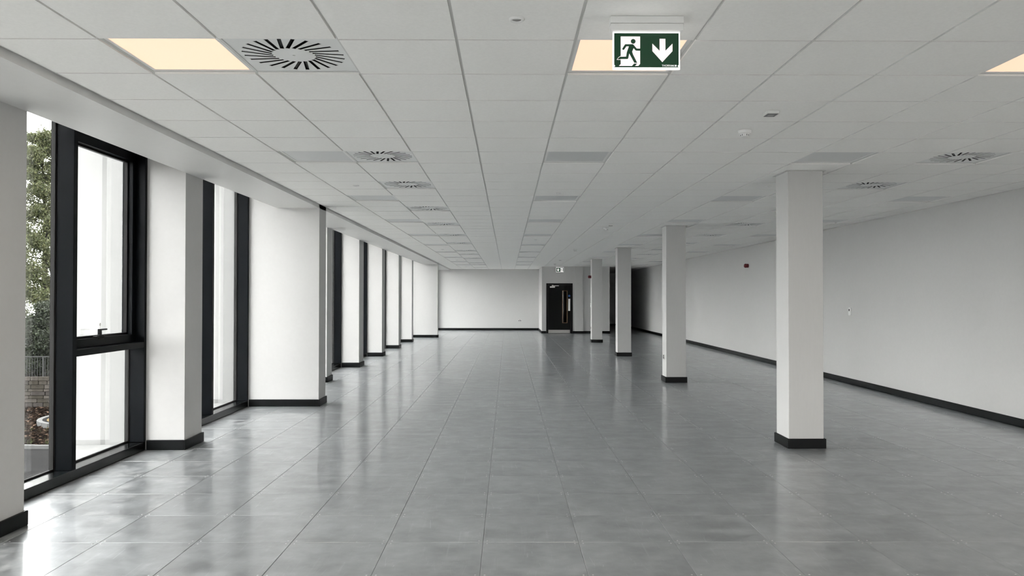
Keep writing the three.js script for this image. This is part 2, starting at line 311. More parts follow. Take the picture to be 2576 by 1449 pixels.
// ------------------------------------------------------------------ windows
for (let n = 1; n < PIERS.length; n++) {
  const za = PIERS[n - 1][1], zb = PIERS[n][0], zm = (za + zb) / 2, opening = n === 5;
  const w = structure(`window_${n}`, opening ? 'tall dark-framed window with an opening sash above a fixed pane, nearest in view' : `tall dark-framed fixed window in the ${ORD[n - 1]} bay of the window wall`, 'window');
  const F = M.frame, x0 = GLASS_X - 0.004, x1 = FRAME_X;
  mesh('sill', rbox(x0, x1, 0.001, 0.085, zb, za, 0.003), M.frameSill, w);
  mesh('head', rbox(x0, x1, HEAD - 0.06, HEAD + 0.04, zb, za, 0.003), F, w);
  const jamb = (z0, z1) => { mesh('jamb', rbox(GLASS_X + 0.045, x1, 0.085, HEAD - 0.06, z0, z1, 0.003), F, w); mesh('gasket', box(GLASS_X - 0.004, GLASS_X + 0.045, 0.085, HEAD - 0.06, z0, z1), M.gasket, w); };
  jamb(zb, zb + 0.045); jamb(zm - 0.03, zm + 0.03); jamb(za - 0.045, za);
  const pane = (z0, z1, y0, y1, parent = w) => { mesh('pane', box(GLASS_X - 0.003, GLASS_X + 0.001, y0, y1, z0, z1), M.glass, parent); mesh('pane', box(GLASS_X + 0.017, GLASS_X + 0.021, y0, y1, z0, z1), M.glass, parent); };   // double glazing
  const edge = (z0, z1, y0, y1) => mesh('glazing_bead', [box(GLASS_X + 0.022, GLASS_X + 0.040, y0, y0 + 0.014, z0, z1), box(GLASS_X + 0.022, GLASS_X + 0.040, y1 - 0.014, y1, z0, z1), box(GLASS_X + 0.022, GLASS_X + 0.040, y0, y1, z0, z0 + 0.014), box(GLASS_X + 0.022, GLASS_X + 0.040, y0, y1, z1 - 0.014, z1)], M.gasket, w);
  const nearHalf = [zm + 0.03, za - 0.045], farHalf = [zb + 0.045, zm - 0.03];
  pane(...nearHalf, 0.085, HEAD - 0.06); edge(...nearHalf, 0.085, HEAD - 0.06);
  if (!opening) { pane(...farHalf, 0.085, HEAD - 0.06); edge(...farHalf, 0.085, HEAD - 0.06); continue; }
  mesh('transom', rbox(x0, x1 - 0.002, 1.03, 1.087, ...farHalf, 0.003), F, w);
  pane(...farHalf, 0.085, 1.03); edge(...farHalf, 0.085, 1.03);
  const sash = mesh('sash', [rbox(GLASS_X - 0.004, GLASS_X + 0.10, 1.09, 1.165, farHalf[0] + 0.004, farHalf[1] - 0.004, 0.003), rbox(GLASS_X - 0.004, GLASS_X + 0.10, 2.885, HEAD - 0.065, farHalf[0] + 0.004, farHalf[1] - 0.004, 0.003),
    rbox(GLASS_X - 0.004, GLASS_X + 0.10, 1.16, 2.89, farHalf[0] + 0.004, farHalf[0] + 0.07, 0.003), rbox(GLASS_X - 0.004, GLASS_X + 0.10, 1.16, 2.89, farHalf[1] - 0.07, farHalf[1] - 0.004, 0.003)], F, w);
  mesh('sash_bead', [box(GLASS_X + 0.022, GLASS_X + 0.055, 1.165, 1.185, farHalf[0] + 0.07, farHalf[1] - 0.07), box(GLASS_X + 0.022, GLASS_X + 0.055, 2.865, 2.885, farHalf[0] + 0.07, farHalf[1] - 0.07), box(GLASS_X + 0.022, GLASS_X + 0.055, 1.165, 2.885, farHalf[0] + 0.07, farHalf[0] + 0.09)], M.blackSatin, sash);
  pane(farHalf[0] + 0.07, farHalf[1] - 0.07, 1.165, 2.885, sash);
  const hz = -7.10, hx = GLASS_X + 0.10;
  const hdl = mesh('handle', [rbox(hx - 0.028, hx + 0.012, 1.163, 1.179, hz - 0.075, hz + 0.075, 0.003), rbox(hx - 0.02, hx + 0.012, 1.15, 1.19, hz - 0.055, hz + 0.03, 0.004), rbox(hx - 0.016, hx + 0.01, 1.18, 1.243, hz - 0.018, hz + 0.018, 0.006),
    rbox(hx - 0.008, hx + 0.008, 1.229, 1.243, hz - 0.12, hz, 0.006)], M.blackSatin, sash);
  mesh('key', [new THREE.CylinderGeometry(0.004, 0.004, 0.05, 8).translate(hx - 0.002, 1.262, hz), new THREE.TorusGeometry(0.010, 0.003, 6, 14).rotateY(Math.PI / 2).translate(hx - 0.002, 1.285, hz)], M.silver, hdl);
}

// ------------------------------------------------------------------ columns
COLUMNS.forEach(([z, which]) => {
  const c = thing('structural_column', `${which} square white column along the room, with a black skirting`, 'column', [3.046, 0, z - 0.178], 'free-standing columns');
  const a = 0.178, s = 0.02;
  mesh('shaft', rbox(-a, a, 0.001, CEIL - 0.001, -a, a, 0.004, 2), M.wall, c);
  for (const [x0, x1, z0, z1] of [[-a - s, a + s, a, a + s], [-a - s, a + s, -a - s, -a], [-a - s, -a, -a, a], [a, a + s, -a, a]]) mesh('skirting', rbox(x0, x1, 0.001, 0.1, z0, z1, 0.006), M.skirting, c);
  const t = 0.026, y0 = CEIL - 0.006, y1 = CEIL - 0.003;
  for (const [x0, x1, z0, z1] of [[-a - t, a + t, a, a + t], [-a - t, a + t, -a - t, -a], [-a - t, -a, -a, a], [a, a + t, -a, a]]) mesh('head_trim', box(x0, x1, y0, y1, z0, z1), M.grid, c);
});

// ------------------------------------------------------------------ door
{
  const d = structure('door_1', 'black single door with a slim vision panel and steel kick plate', 'door');
  const z = DOORWALL, X = (v) => 1.654 + (v - 138) / 573, Y = (v) => (1340 - v) / 573;
  for (const [x0, x1, y0, y1] of [[1.654, 1.735, 0.001, 2.126], [2.697, 2.778, 0.001, 2.126], [1.735, 2.697, 2.058, 2.126]]) mesh('frame', rbox(x0, x1, y0, y1, z - 0.19, z + 0.022, 0.004), M.blackSatin, d);
  const vx0 = X(530), vx1 = X(652), vy0 = Y(1090), vy1 = Y(300), zl = z - 0.03;
  const leaf = mesh('leaf', [box(1.739, vx0, 0.008, 2.054, zl - 0.05, zl), box(vx1, 2.693, 0.008, 2.054, zl - 0.05, zl), box(vx0, vx1, 0.008, vy0, zl - 0.05, zl), box(vx0, vx1, vy1, 2.054, zl - 0.05, zl)], M.door, d);
  mesh('vision_bead', [box(vx0, vx0 + 0.018, vy0, vy1, zl - 0.055, zl + 0.008), box(vx1 - 0.018, vx1, vy0, vy1, zl - 0.055, zl + 0.008), box(vx0, vx1, vy0, vy0 + 0.018, zl - 0.055, zl + 0.008), box(vx0, vx1, vy1 - 0.018, vy1, zl - 0.055, zl + 0.008)], M.oak, leaf);
  mesh('vision_glass', box(vx0, vx1, vy0, vy1, zl - 0.028, zl - 0.022), M.darkGlass, leaf);
  mesh('kick_plate', rbox(X(190), X(718), 0.012, Y(1255), zl, zl + 0.003, 0.001), M.brushed, leaf);
  mesh('pull_plate', rbox(X(675), X(724), Y(793), Y(500), zl, zl + 0.012, 0.003), M.silver, leaf);
  mesh('door_notice', new THREE.CylinderGeometry(0.046, 0.046, 0.003, 24).rotateX(Math.PI / 2).translate(X(699), Y(428), zl + 0.0015), M.blue, leaf);
  const closer = mesh('closer_body', rbox(X(228), X(350), Y(230), Y(195), zl, zl + 0.05, 0.005), M.silver, leaf);
  mesh('closer_arm', [rbox(X(275), X(310), Y(188), Y(165), zl + 0.005, z + 0.06, 0.004), rbox(X(305), X(445), Y(190), Y(176), zl + 0.03, zl + 0.05, 0.003)], M.silver, closer);
  mesh('store_back', box(1.67, 4.15, 0, 3.24, z - 1.7, z - 1.6), M.plenum, d);
}

// ------------------------------------------------------------------ ceiling lights
function lightPanel(on) {
  const o = new THREE.Group(), y = CEIL + 0.0140, a = 0.297, b = 0.272;
  for (const [x0, x1, z0, z1] of [[-a, a, b, a], [-a, a, -a, -b], [-a, -b, -b, b], [b, a, -b, b]]) mesh('frame', box(x0, x1, y, y + 0.012, z0, z1), M.lightWhite, o);
  mesh('diffuser', box(-b, b, y + 0.003, y + 0.008, -b, b), on ? M.diffuserOn : M.diffuserOff, o);
  return o;
}
{
  const protoOn = lightPanel(true), protoOff = lightPanel(false);
  const rowName = { '-4': 'beside the window soffit', 0: 'behind the exit sign', 4: 'above the columns', 8: 'along the plain wall' };
  const litName = { '-4': 'lit warm square ceiling panel next to the nearest swirl diffuser', 0: 'lit warm square ceiling panel just behind the exit sign', 4: 'lit warm square ceiling panel cut off by the picture edge', 8: 'lit square ceiling panel out of view along the plain wall' };
  for (const [i, j] of lights) {
    const on = j <= 0, o = (on ? protoOn : protoOff).clone();
    o.name = numbered('ceiling_light'); o.position.set(cellX(i), 0, cellZ(j)); scene.add(o);
    o.userData = { category: 'ceiling light', group: on ? 'lit ceiling panels' : 'unlit ceiling panels', label: j === 0 ? litName[i] : on ? `lit square ceiling panel, ${ORD[-j / 5 - 1]} behind the viewer, row ${rowName[i]}` : `${ORD[j / 5 - 1]} unlit square ceiling panel in the row ${rowName[i]}` };
    if (on) {
      const l = new THREE.RectAreaLight(LAMP_COLOR, LAMP_RADIANCE, 0.54, 0.54);
      l.position.set(cellX(i), CEIL - 0.0015, cellZ(j)); l.rotation.x = -Math.PI / 2; l.name = 'ceiling_panel_light'; scene.add(l);
    }
  }
}

// ------------------------------------------------------------------ swirl diffusers
{
  const a = 0.2965, s = new THREE.Shape([[-a, -a], [a, -a], [a, a], [-a, a]].map(([x, y]) => new THREE.Vector2(x, y))), N = 24, half = 0.0105;
  const slots = [];
  for (let k = 0; k < N; k++) {                                   // slot from radius .117 to .265, set 14.5 degrees off the radius
    const t = (k / N) * Math.PI * 2 + 0.02, o = [0.265 * Math.cos(t), 0.265 * Math.sin(t)], i = [0.117 * Math.cos(t + 0.253), 0.117 * Math.sin(t + 0.253)];
    const dx = o[0] - i[0], dy = o[1] - i[1], L = Math.hypot(dx, dy), px = -dy / L * half, py = dx / L * half;
    slots.push([o, i, t]);
    const e = 0.004, ex = dx / L * e, ey = dy / L * e;
    s.holes.push(new THREE.Path([[o[0] + px * 1.25 + ex, o[1] + py * 1.25 + ey], [o[0] - px * 1.25 + ex, o[1] - py * 1.25 + ey], [o[0] - px, o[1] - py], [i[0] - px, i[1] - py], [i[0] - px * 1.25 - ex, i[1] - py * 1.25 - ey], [i[0] + px * 1.25 - ex, i[1] + py * 1.25 - ey], [i[0] + px, i[1] + py], [o[0] + px, o[1] + py]].map(([x, y]) => new THREE.Vector2(x, y))));
  }
  // shape y is z here: rotateX(+90) maps y to z, and the extrusion towards -y
  const plateG = new THREE.ExtrudeGeometry(s, { depth: 0.002, bevelEnabled: false }).rotateX(Math.PI / 2).translate(0, CEIL + 0.0165, 0);
  const plenumG = merge([box(-0.29, 0.29, CEIL + 0.12, CEIL + 0.125, -0.29, 0.29), box(-0.295, -0.29, CEIL + 0.017, CEIL + 0.125, -0.295, 0.295), box(0.29, 0.295, CEIL + 0.017, CEIL + 0.125, -0.295, 0.295), box(-0.29, 0.29, CEIL + 0.017, CEIL + 0.125, -0.295, -0.29), box(-0.29, 0.29, CEIL + 0.017, CEIL + 0.125, 0.29, 0.295)]);
  const screwG = new THREE.CylinderGeometry(0.008, 0.007, 0.002, 14).translate(0, CEIL + 0.0138, 0);
  const vaneG = new THREE.BoxGeometry(0.15, 0.0012, 0.016).rotateX(0.35);
  const build = (vanes) => {
    const o = new THREE.Group(); o.name = 'swirl_diffuser';
    mesh('plate', plateG, M.steelPlate, o); mesh('plenum_box', plenumG, M.black, o); mesh('centre_screw', screwG, M.grid, o);
    if (vanes) for (const [p, q] of slots) { const v = mesh('vane', vaneG, M.blackSatin, o); v.position.set((p[0] + q[0]) / 2, CEIL + 0.024, (p[1] + q[1]) / 2); v.rotation.y = -Math.atan2(p[1] - q[1], p[0] - q[0]); }
    return o;
  };
  const near = build(true), far = build(false);
  const seen = { '-3': 0, 6: 0 };
  for (const [i, j] of diffusers) {
    const o = (j <= 12 ? near : far).clone(); o.name = numbered('swirl_diffuser'); o.position.set(cellX(i), 0, cellZ(j)); scene.add(o);
    const hidden = j < 0 || (i === 6 && j === 0), row = i === -3 ? 'row near the windows' : 'row behind the columns';
    o.userData = { category: 'air diffuser', group: 'swirl air diffusers', label: hidden ? `swirl air diffuser out of view, ${row}, ${j === -8 ? 'farthest back' : j === -4 ? 'mid way' : 'level with the lit lights'}` : i === -3 && j === 0 ? 'large white swirl air diffuser beside the lit warm ceiling panel' : `white swirl air diffuser, ${ORD[seen[i]]} in the ${row}` };
    if (!hidden) seen[i]++;
  }
}

// ------------------------------------------------------------------ small ceiling devices
{
  const lathe = (pts, n = 28) => new THREE.LatheGeometry(pts.map(([r, y]) => new THREE.Vector2(r, y)), n);
  const pir = new THREE.Group(); pir.name = 'motion_sensor';
  mesh('housing_ring', lathe([[0.021, -0.004], [0.024, -0.009], [0.030, -0.010], [0.035, -0.006], [0.0365, 0]]), M.plastic, pir);
  mesh('sensor_lens', lathe([[0, -0.006], [0.010, -0.0055], [0.018, -0.003], [0.022, -0.001], [0.022, 0]]), M.lensGrey, pir);
  const spots = [[-1, -1, 'small round ceiling sensor nearest the viewer, beside the exit sign'], [-4, 8, 'small round ceiling sensor between the second and third lights of the window row'], [0, 9, 'small round ceiling sensor before the second unlit panel behind the exit sign'], [4, 8, 'small round ceiling sensor just past the nearest column head'], [0, 22, 'small round ceiling sensor farther down the row beyond the exit sign'], [-4, 28, 'small faint round ceiling sensor, second along the window row'], [-4, 38, 'small faint round ceiling sensor, third along the window row'], [-4, 48, 'small faint round ceiling sensor, last along the window row by the end wall']];
  for (const [i, j, label] of spots) { const o = pir.clone(); o.name = numbered('motion_sensor'); o.position.set(cellX(i), CEIL, cellZ(j)); o.userData = { label, category: 'sensor', group: 'round ceiling sensors' }; scene.add(o); }
  const smoke = new THREE.Group(); smoke.name = 'smoke_detector';
  mesh('base', lathe([[0.050, 0], [0.052, -0.002], [0.050, -0.022], [0.046, -0.025], [0.036, -0.026], [0, -0.026]]), M.plastic, smoke);
  mesh('head', lathe([[0.037, -0.026], [0.030, -0.046], [0.026, -0.050], [0.006, -0.051], [0, -0.051]]), M.plastic, smoke);
  for (let k = 0; k < 12; k++) if (k % 3 !== 2) { const v = mesh('vent_slot', new THREE.BoxGeometry(0.003, 0.013, 0.004), M.black, smoke); const t = k / 12 * Math.PI * 2 + 0.2; v.position.set(0.0335 * Math.sin(t), -0.037, 0.0335 * Math.cos(t)); v.rotation.y = t; }
  [[2, 3, 'white smoke detector nearest the viewer, beside the square ceiling sensor'], [2, 17, 'white smoke detector, second away, in front of the second column'], [2, 28, 'white smoke detector, third away, small in the distance'], [2, 43, 'tiny white smoke detector just before the far exit sign']].forEach(([i, j, label]) => { const o = smoke.clone(); o.name = numbered('smoke_detector'); o.position.set(cellX(i), CEIL, cellZ(j)); o.userData = { label, category: 'smoke detector', group: 'smoke detectors' }; scene.add(o); });
  const sq = new THREE.Group(); sq.name = 'square_sensor';
  mesh('body', rbox(-0.041, 0.041, -0.021, 0, -0.05, 0.05, 0.003), M.plastic, sq);
  const face = mesh('face_plate', rbox(-0.037, 0.037, -0.0225, -0.0205, -0.046, 0.046, 0.0008), M.greyPlastic, sq);
  mesh('display', box(-0.021, 0.019, -0.0232, -0.0224, -0.022, 0.022), M.lensGrey, face);
  [[2, 2, 'flat square ceiling sensor with a dark face, nearest the viewer'], [2, 16, 'flat square ceiling sensor with a dark face, second away'], [2, 38, 'tiny flat square ceiling sensor near the far exit sign']].forEach(([i, j, label]) => { const o = sq.clone(); o.name = numbered('square_sensor'); o.position.set(cellX(i), CEIL, cellZ(j)); o.userData = { label, category: 'sensor', group: 'square ceiling sensors' }; scene.add(o); });
}

// ------------------------------------------------------------------ exit signs
function exitPrint(swapped) {
  const cv = document.createElement('canvas'); cv.width = 1385; cv.height = 735; const c = cv.getContext('2d');
  const green = '#0a311b', white = '#f3e9ea';
  c.fillStyle = green; c.fillRect(0, 0, 1385, 735);
  const poly = (p, f) => { c.fillStyle = f; c.beginPath(); p.forEach(([x, y], k) => (k ? c.lineTo(x, y) : c.moveTo(x, y))); c.closePath(); c.fill(); };
  const stroke = (p, w, f, cap = 'round') => { c.strokeStyle = f; c.lineWidth = w; c.lineCap = cap; c.lineJoin = 'round'; c.beginPath(); p.forEach(([x, y], k) => (k ? c.lineTo(x, y) : c.moveTo(x, y))); c.stroke(); };
  const man = () => {
    poly([[335, 540], [752, 540], [752, 1130], [712, 1175], [295, 1175], [335, 1135]], white);
    const rear = [[258, 1040], [275, 1010], [300, 985], [335, 965], [450, 965], [470, 860], [520, 880], [505, 1000], [490, 1030], [470, 1040]];
    c.strokeStyle = white; c.lineWidth = 10; c.beginPath(); rear.forEach(([x, y], k) => (k ? c.lineTo(x, y) : c.moveTo(x, y))); c.closePath(); c.stroke();
    poly([[278, 1028], [300, 1003], [335, 978], [452, 974], [466, 880], [520, 880], [500, 1000], [486, 1026]], green);
    c.fillStyle = green; c.beginPath(); c.arc(603, 645, 51, 0, 7); c.fill();
    stroke([[392, 808], [444, 730]], 46, green); stroke([[444, 730], [590, 730], [668, 822], [700, 824]], 46, green); stroke([[690, 824], [754, 824]], 46, green, 'butt');
    poly([[512, 748], [560, 712], [600, 715], [640, 770], [612, 792], [580, 868], [600, 930], [690, 1108], [626, 1106], [518, 905], [506, 960], [462, 930], [470, 870]], green);
    poly([[575, 1176], [622, 1124], [688, 1124], [640, 1176]], green);
  };
  const arrow = () => poly([[1168, 588], [1295, 588], [1295, 845], [1447, 690], [1447, 855], [1228, 1092], [1013, 855], [1013, 690], [1168, 845]], white);
  c.save(); c.translate(-195, -470);
  if (swapped) { c.save(); c.translate(1775, 0); c.scale(-1, 1); man(); arrow(); c.restore(); } else { man(); arrow(); }
  c.fillStyle = '#ffffff'; c.textBaseline = 'alphabetic'; c.font = '56px sans-serif'; c.save(); c.translate(1216, 1187); c.scale(200 / c.measureText('THORN').width, 1); c.fillText('THORN', 0, 0); c.restore();
  c.font = 'bold 64px sans-serif'; c.save(); c.translate(1418, 1187); c.scale(72 / c.measureText('ec').width, 1); c.fillText('ec', 0, 0); c.restore(); c.beginPath(); c.arc(1515, 1168, 20, 0, 7); c.fill();
  for (const x of [195, 1578]) { c.beginPath(); c.arc(x, 1175, 20, 0, 7); c.fill(); }
  c.restore();
  const t = new THREE.CanvasTexture(cv); t.colorSpace = THREE.SRGBColorSpace; t.anisotropy = 8; return t;
}
const signEdge = new THREE.MeshStandardMaterial({ color: lin(0.9, 0.9, 0.9), roughness: 0.3, emissive: lin(1, 0.98, 0.97), emissiveIntensity: 0.9 });
function exitSign(x, z, swapped, label) {
  const o = thing('exit_sign', label, 'exit sign', [x, 0, z], 'exit signs'), t = exitPrint(swapped);
  const print = new THREE.MeshStandardMaterial({ map: t, roughness: 0.25, emissive: lin(1, 1, 1), emissiveMap: t, emissiveIntensity: swapped ? 0.9 : 0.55 });
  mesh('housing', [rbox(-0.169, 0.169, CEIL - 0.033, CEIL - 0.0005, -0.028, 0.028, 0.002), rbox(-0.167, 0.167, CEIL - 0.066, CEIL - 0.0338, -0.026, 0.026, 0.002)], M.plastic, o);
  const p = mesh('lit_panel', rbox(-0.156, 0.156, CEIL - 0.242, CEIL - 0.067, -0.005, 0.005, 0.002), signEdge, o);
  const g = new THREE.PlaneGeometry(0.299, 0.1585).translate(0, CEIL - 0.1525, 0.0054); mesh('pictogram', g, print, p);
  const l = new THREE.RectAreaLight(lin(1, 1, 0.97), 0.7, 0.3, 0.16); l.position.set(x, CEIL - 0.1525, z + 0.008); l.rotation.y = Math.PI; l.name = 'exit_sign_light'; scene.add(l);
  return o;
}
exitSign(0.643, -3.57, false, 'green running man exit sign with down arrow hanging nearest the viewer');
exitSign(2.205, -32.42, true, 'small glowing exit sign over the black door');

// ------------------------------------------------------------------ wall devices
{
  const socket = new THREE.Group(); socket.name = 'power_socket';                    // facing +z
  mesh('face_plate', rbox(-0.073, 0.073, -0.043, 0.043, 0, 0.010, 0.003), M.silver, socket);
  for (const s of [-1, 1]) {
    const u = mesh('outlet', rbox(s * 0.036 - 0.022, s * 0.036 + 0.022, -0.036, 0.010, 0.0095, 0.0115, 0.001), M.greyPlastic, socket);
    mesh('pin_hole', [box(s * 0.036 - 0.003, s * 0.036 + 0.003, -0.006, 0.004, 0.011, 0.0122), box(s * 0.036 - 0.013, s * 0.036 - 0.006, -0.024, -0.020, 0.011, 0.0122), box(s * 0.036 + 0.006, s * 0.036 + 0.013, -0.024, -0.020, 0.011, 0.0122)], M.black, u);
    mesh('switch', rbox(s * 0.016 - 0.008, s * 0.016 + 0.008, 0.015, 0.034, 0.0095, 0.0145, 0.002), M.blackSatin, socket);
  }
  const put = (label, x, y, z, turn) => { const o = socket.clone(); o.name = numbered('power_socket'); o.position.set(x, y, z); o.rotation.y = turn; o.userData = { label, category: 'socket', group: 'steel power sockets' }; scene.add(o); };
  put('steel double power socket low on the white end wall', 0.585, 0.457, END, 0);
  put('steel double power socket low on the window side of the second column', 2.868, 0.45, -14.14, -Math.PI / 2);
  put('steel double power socket low on the window side of the fourth column', 2.868, 0.49, -26.44, -Math.PI / 2);
  const alarm = new THREE.Group(); alarm.name = 'fire_alarm_sounder';                // axis +y before the turn, facing out of the wall
  const lathe = (pts) => new THREE.LatheGeometry(pts.map(([r, y]) => new THREE.Vector2(r, y)), 28);
  mesh('base', lathe([[0.050, 0], [0.051, 0.03], [0.046, 0.038], [0.044, 0.040]]), M.red, alarm);
  mesh('sounder_body', lathe([[0.044, 0.040], [0.052, 0.046], [0.053, 0.072], [0.046, 0.096], [0.030, 0.108], [0, 0.112]]), M.red, alarm);
  mesh('fixing_lug', rbox(-0.008, 0.008, 0.04, 0.058, 0.046, 0.060, 0.003), M.red, alarm);
  const putA = (label, x, y, z) => { const o = alarm.clone(); o.name = numbered('fire_alarm_sounder'); o.position.set(x, y, z); o.rotation.z = Math.PI / 2; o.userData = { label, category: 'fire alarm', group: 'red alarm sounders' }; scene.add(o); };
  putA('dark red fire alarm sounder high on the long white wall', WALL_R, 2.335, -19.55);
  putA('small dark alarm sounder high on the window side of the fourth column', 2.868, 2.23, -26.44);
  const thermo = new THREE.Group(); thermo.name = 'wall_controller';
  mesh('case', rbox(-0.026, 0, -0.068, 0.068, -0.042, 0.042, 0.006, 3), M.plastic, thermo);
  mesh('screen', rbox(-0.0272, -0.0255, 0.008, 0.048, -0.018, 0.022, 0.0006), M.black, thermo);
  mesh('button', rbox(-0.0285, -0.0255, -0.052, -0.012, -0.024, 0.024, 0.001), M.plastic, thermo);
  const putT = (label, x, y, z) => { const o = thermo.clone(); o.name = numbered('wall_controller'); o.position.set(x, y, z); o.userData = { label, category: 'controller', group: 'wall controllers' }; scene.add(o); };
  putT('white wall controller with a small dark screen on the long white wall', WALL_R, 1.285, -13.72);
  putT('small wall controller on the window side of the fourth column', 2.868, 1.26, -26.44);
}

// ------------------------------------------------------------------ outdoors
const GROUND = -4.0;
M.asphalt = (() => { const a = fbm(501, 8, 5), b = fbm(517, 128, 2), t = dataTexture(512, (u, v) => { const k = 255 * Math.pow(Math.max(0, 0.0075 + 0.006 * (a(u, v) - 0.5) + 0.004 * (b(u, v) - 0.5)), 1 / 2.2); return [k, k, k * 1.01]; }, true); t.repeat.set(0.25, 0.25); return new THREE.MeshPhysicalMaterial({ map: t, roughness: 0.95, specularIntensity: 0.12 }); })();
M.mulch = (() => { const a = fbm(601, 24, 4), b = fbm(613, 96, 2), t = dataTexture(512, (u, v) => { const k = 0.0015 + 0.009 * Math.pow(a(u, v), 2) + 0.020 * Math.pow(Math.max(0, b(u, v) - 0.55) * 2, 2), S = (x) => 255 * Math.pow(x, 1 / 2.2); return [S(k * 1.25), S(k * 0.85), S(k * 0.62)]; }, true); t.repeat.set(0.5, 0.5); return new THREE.MeshPhysicalMaterial({ map: t, roughness: 1, specularIntensity: 0.05 }); })();
M.paving = new THREE.MeshStandardMaterial({ color: lin(0.36, 0.355, 0.34), roughness: 0.9 });  // for the added apron, pale so that it throws daylight up indoors
M.kerb = new THREE.MeshStandardMaterial({ color: lin(0.070, 0.071, 0.070), roughness: 0.85 });
M.yellow = new THREE.MeshStandardMaterial({ color: lin(0.085, 0.052, 0.005), roughness: 0.7 });
M.railing = new THREE.MeshStandardMaterial({ color: lin(0.016, 0.017, 0.017), roughness: 0.7 });
M.bark = new THREE.MeshStandardMaterial({ color: lin(0.018, 0.014, 0.010), roughness: 1 });
const stoneNoise = (() => { const a = fbm(651, 6, 5), b = fbm(667, 20, 3); return dataTexture(256, (u, v) => { const k = 255 * Math.min(1, 0.45 + 0.75 * (a(u, v) - 0.3) + 0.45 * (b(u, v) - 0.5)); return [k, k, k]; }); })();
M.stones = [0.042, 0.056, 0.070, 0.048].map((k, n) => new THREE.MeshPhysicalMaterial({ color: lin(k * 1.12, k, k * (0.80 + 0.04 * n)), roughness: 0.95, specularIntensity: 0.3, map: stoneNoise }));
M.leaf = new THREE.MeshPhysicalMaterial({ vertexColors: true, roughness: 0.9, transmission: 0.3, thickness: 0 });
M.grass = new THREE.MeshStandardMaterial({ color: lin(0.03, 0.045, 0.010), roughness: 1 });
{
  mesh('ground', box(-160, 120, GROUND - 0.6, GROUND - 0.12, -160, 120), M.mulch, null, { kind: 'structure', label: 'dark planted ground around the building', category: 'ground' });
  mesh('road', box(-90, OUT_X, GROUND - 0.12, GROUND, -28.3, 60), M.asphalt, null, { kind: 'structure', label: 'dark asphalt yard below the nearest window', category: 'road' });
  const apron = structure('bounce_apron', 'added unseen pale slabs that bounce daylight up to the ceiling', 'paving');  // out of view, added to bounce daylight onto ceiling and soffit
  for (let k = 0; k < 27; k++) for (let n = 0; n < (k < 23 ? 3 : 1); n++) mesh('bounce_slab', rbox(-1.22, 1.22, -0.1, 0.02, -1.24, 1.24, 0.01, 1), M.paving, apron).position.set(-5.2 - 2.45 * n, GROUND, 30 - 2.49 * k);
  const bed = new THREE.PlaneGeometry(60, 9.5, 90, 24).rotateX(-Math.PI / 2), p = bed.attributes.position, f = fbm(801, 8, 4);
  for (let i = 0; i < p.count; i++) { const z = p.getZ(i); p.setY(i, 0.05 + 0.30 * Math.min(1, Math.max(0, (2.6 - z) / 6)) + 0.10 * (f(p.getX(i) / 60 + 0.5, z / 60) - 0.5)); }
  bed.computeVertexNormals(); metreUV(bed);
  mesh('bark_bed', bed, M.mulch, null, { kind: 'structure', label: 'brown bark mulch bed between the kerb and stone wall', category: 'planting bed' }).position.set(-24, GROUND, -33.3);
  const kerb = structure('kerb_edge', 'pale concrete kerb along the asphalt edge', 'kerb');
  for (let k = 0; k < 40; k++) mesh('kerb_stone', rbox(-0.455, 0.455, -0.1, 0.13, -0.075, 0.075, 0.02), M.kerb, kerb).position.set(-36 + k * 0.915, GROUND, -28.4 + 0.15 * Math.sin(k * 0.3));
  // turning loop with double yellow lines
  const cx = -17.95, cz = -34.0, loop = thing('road_loop', 'curved road edge with pale kerb and yellow lines in the bark bed', 'road', [cx, GROUND, cz]);
  const disc = new THREE.CylinderGeometry(2.05, 2.05, 0.05, 48).translate(0, 0.27, 0); metreUV(disc); mesh('asphalt', disc, M.asphalt, loop);
  for (let k = 0; k < 30; k++) { const t = k / 30 * Math.PI * 2, b = mesh('kerb_stone', rbox(-0.218, 0.218, 0, 0.325, -0.10, 0.10, 0.015), M.kerb, loop); b.position.set(2.12 * Math.cos(t), 0, 2.12 * Math.sin(t)); b.rotation.y = -t + Math.PI / 2; }
  for (const [a, b] of [[1.62, 1.86], [1.16, 1.34]]) { const s = new THREE.Shape(); s.absarc(0, 0, b, 0, Math.PI * 2); const h = new THREE.Path(); h.absarc(0, 0, a, 0, Math.PI * 2); s.holes.push(h); mesh('yellow_line', new THREE.ExtrudeGeometry(s, { depth: 0.004, bevelEnabled: false, curveSegments: 40 }).rotateX(-Math.PI / 2).translate(0, 0.295, 0), M.yellow, loop); }
}
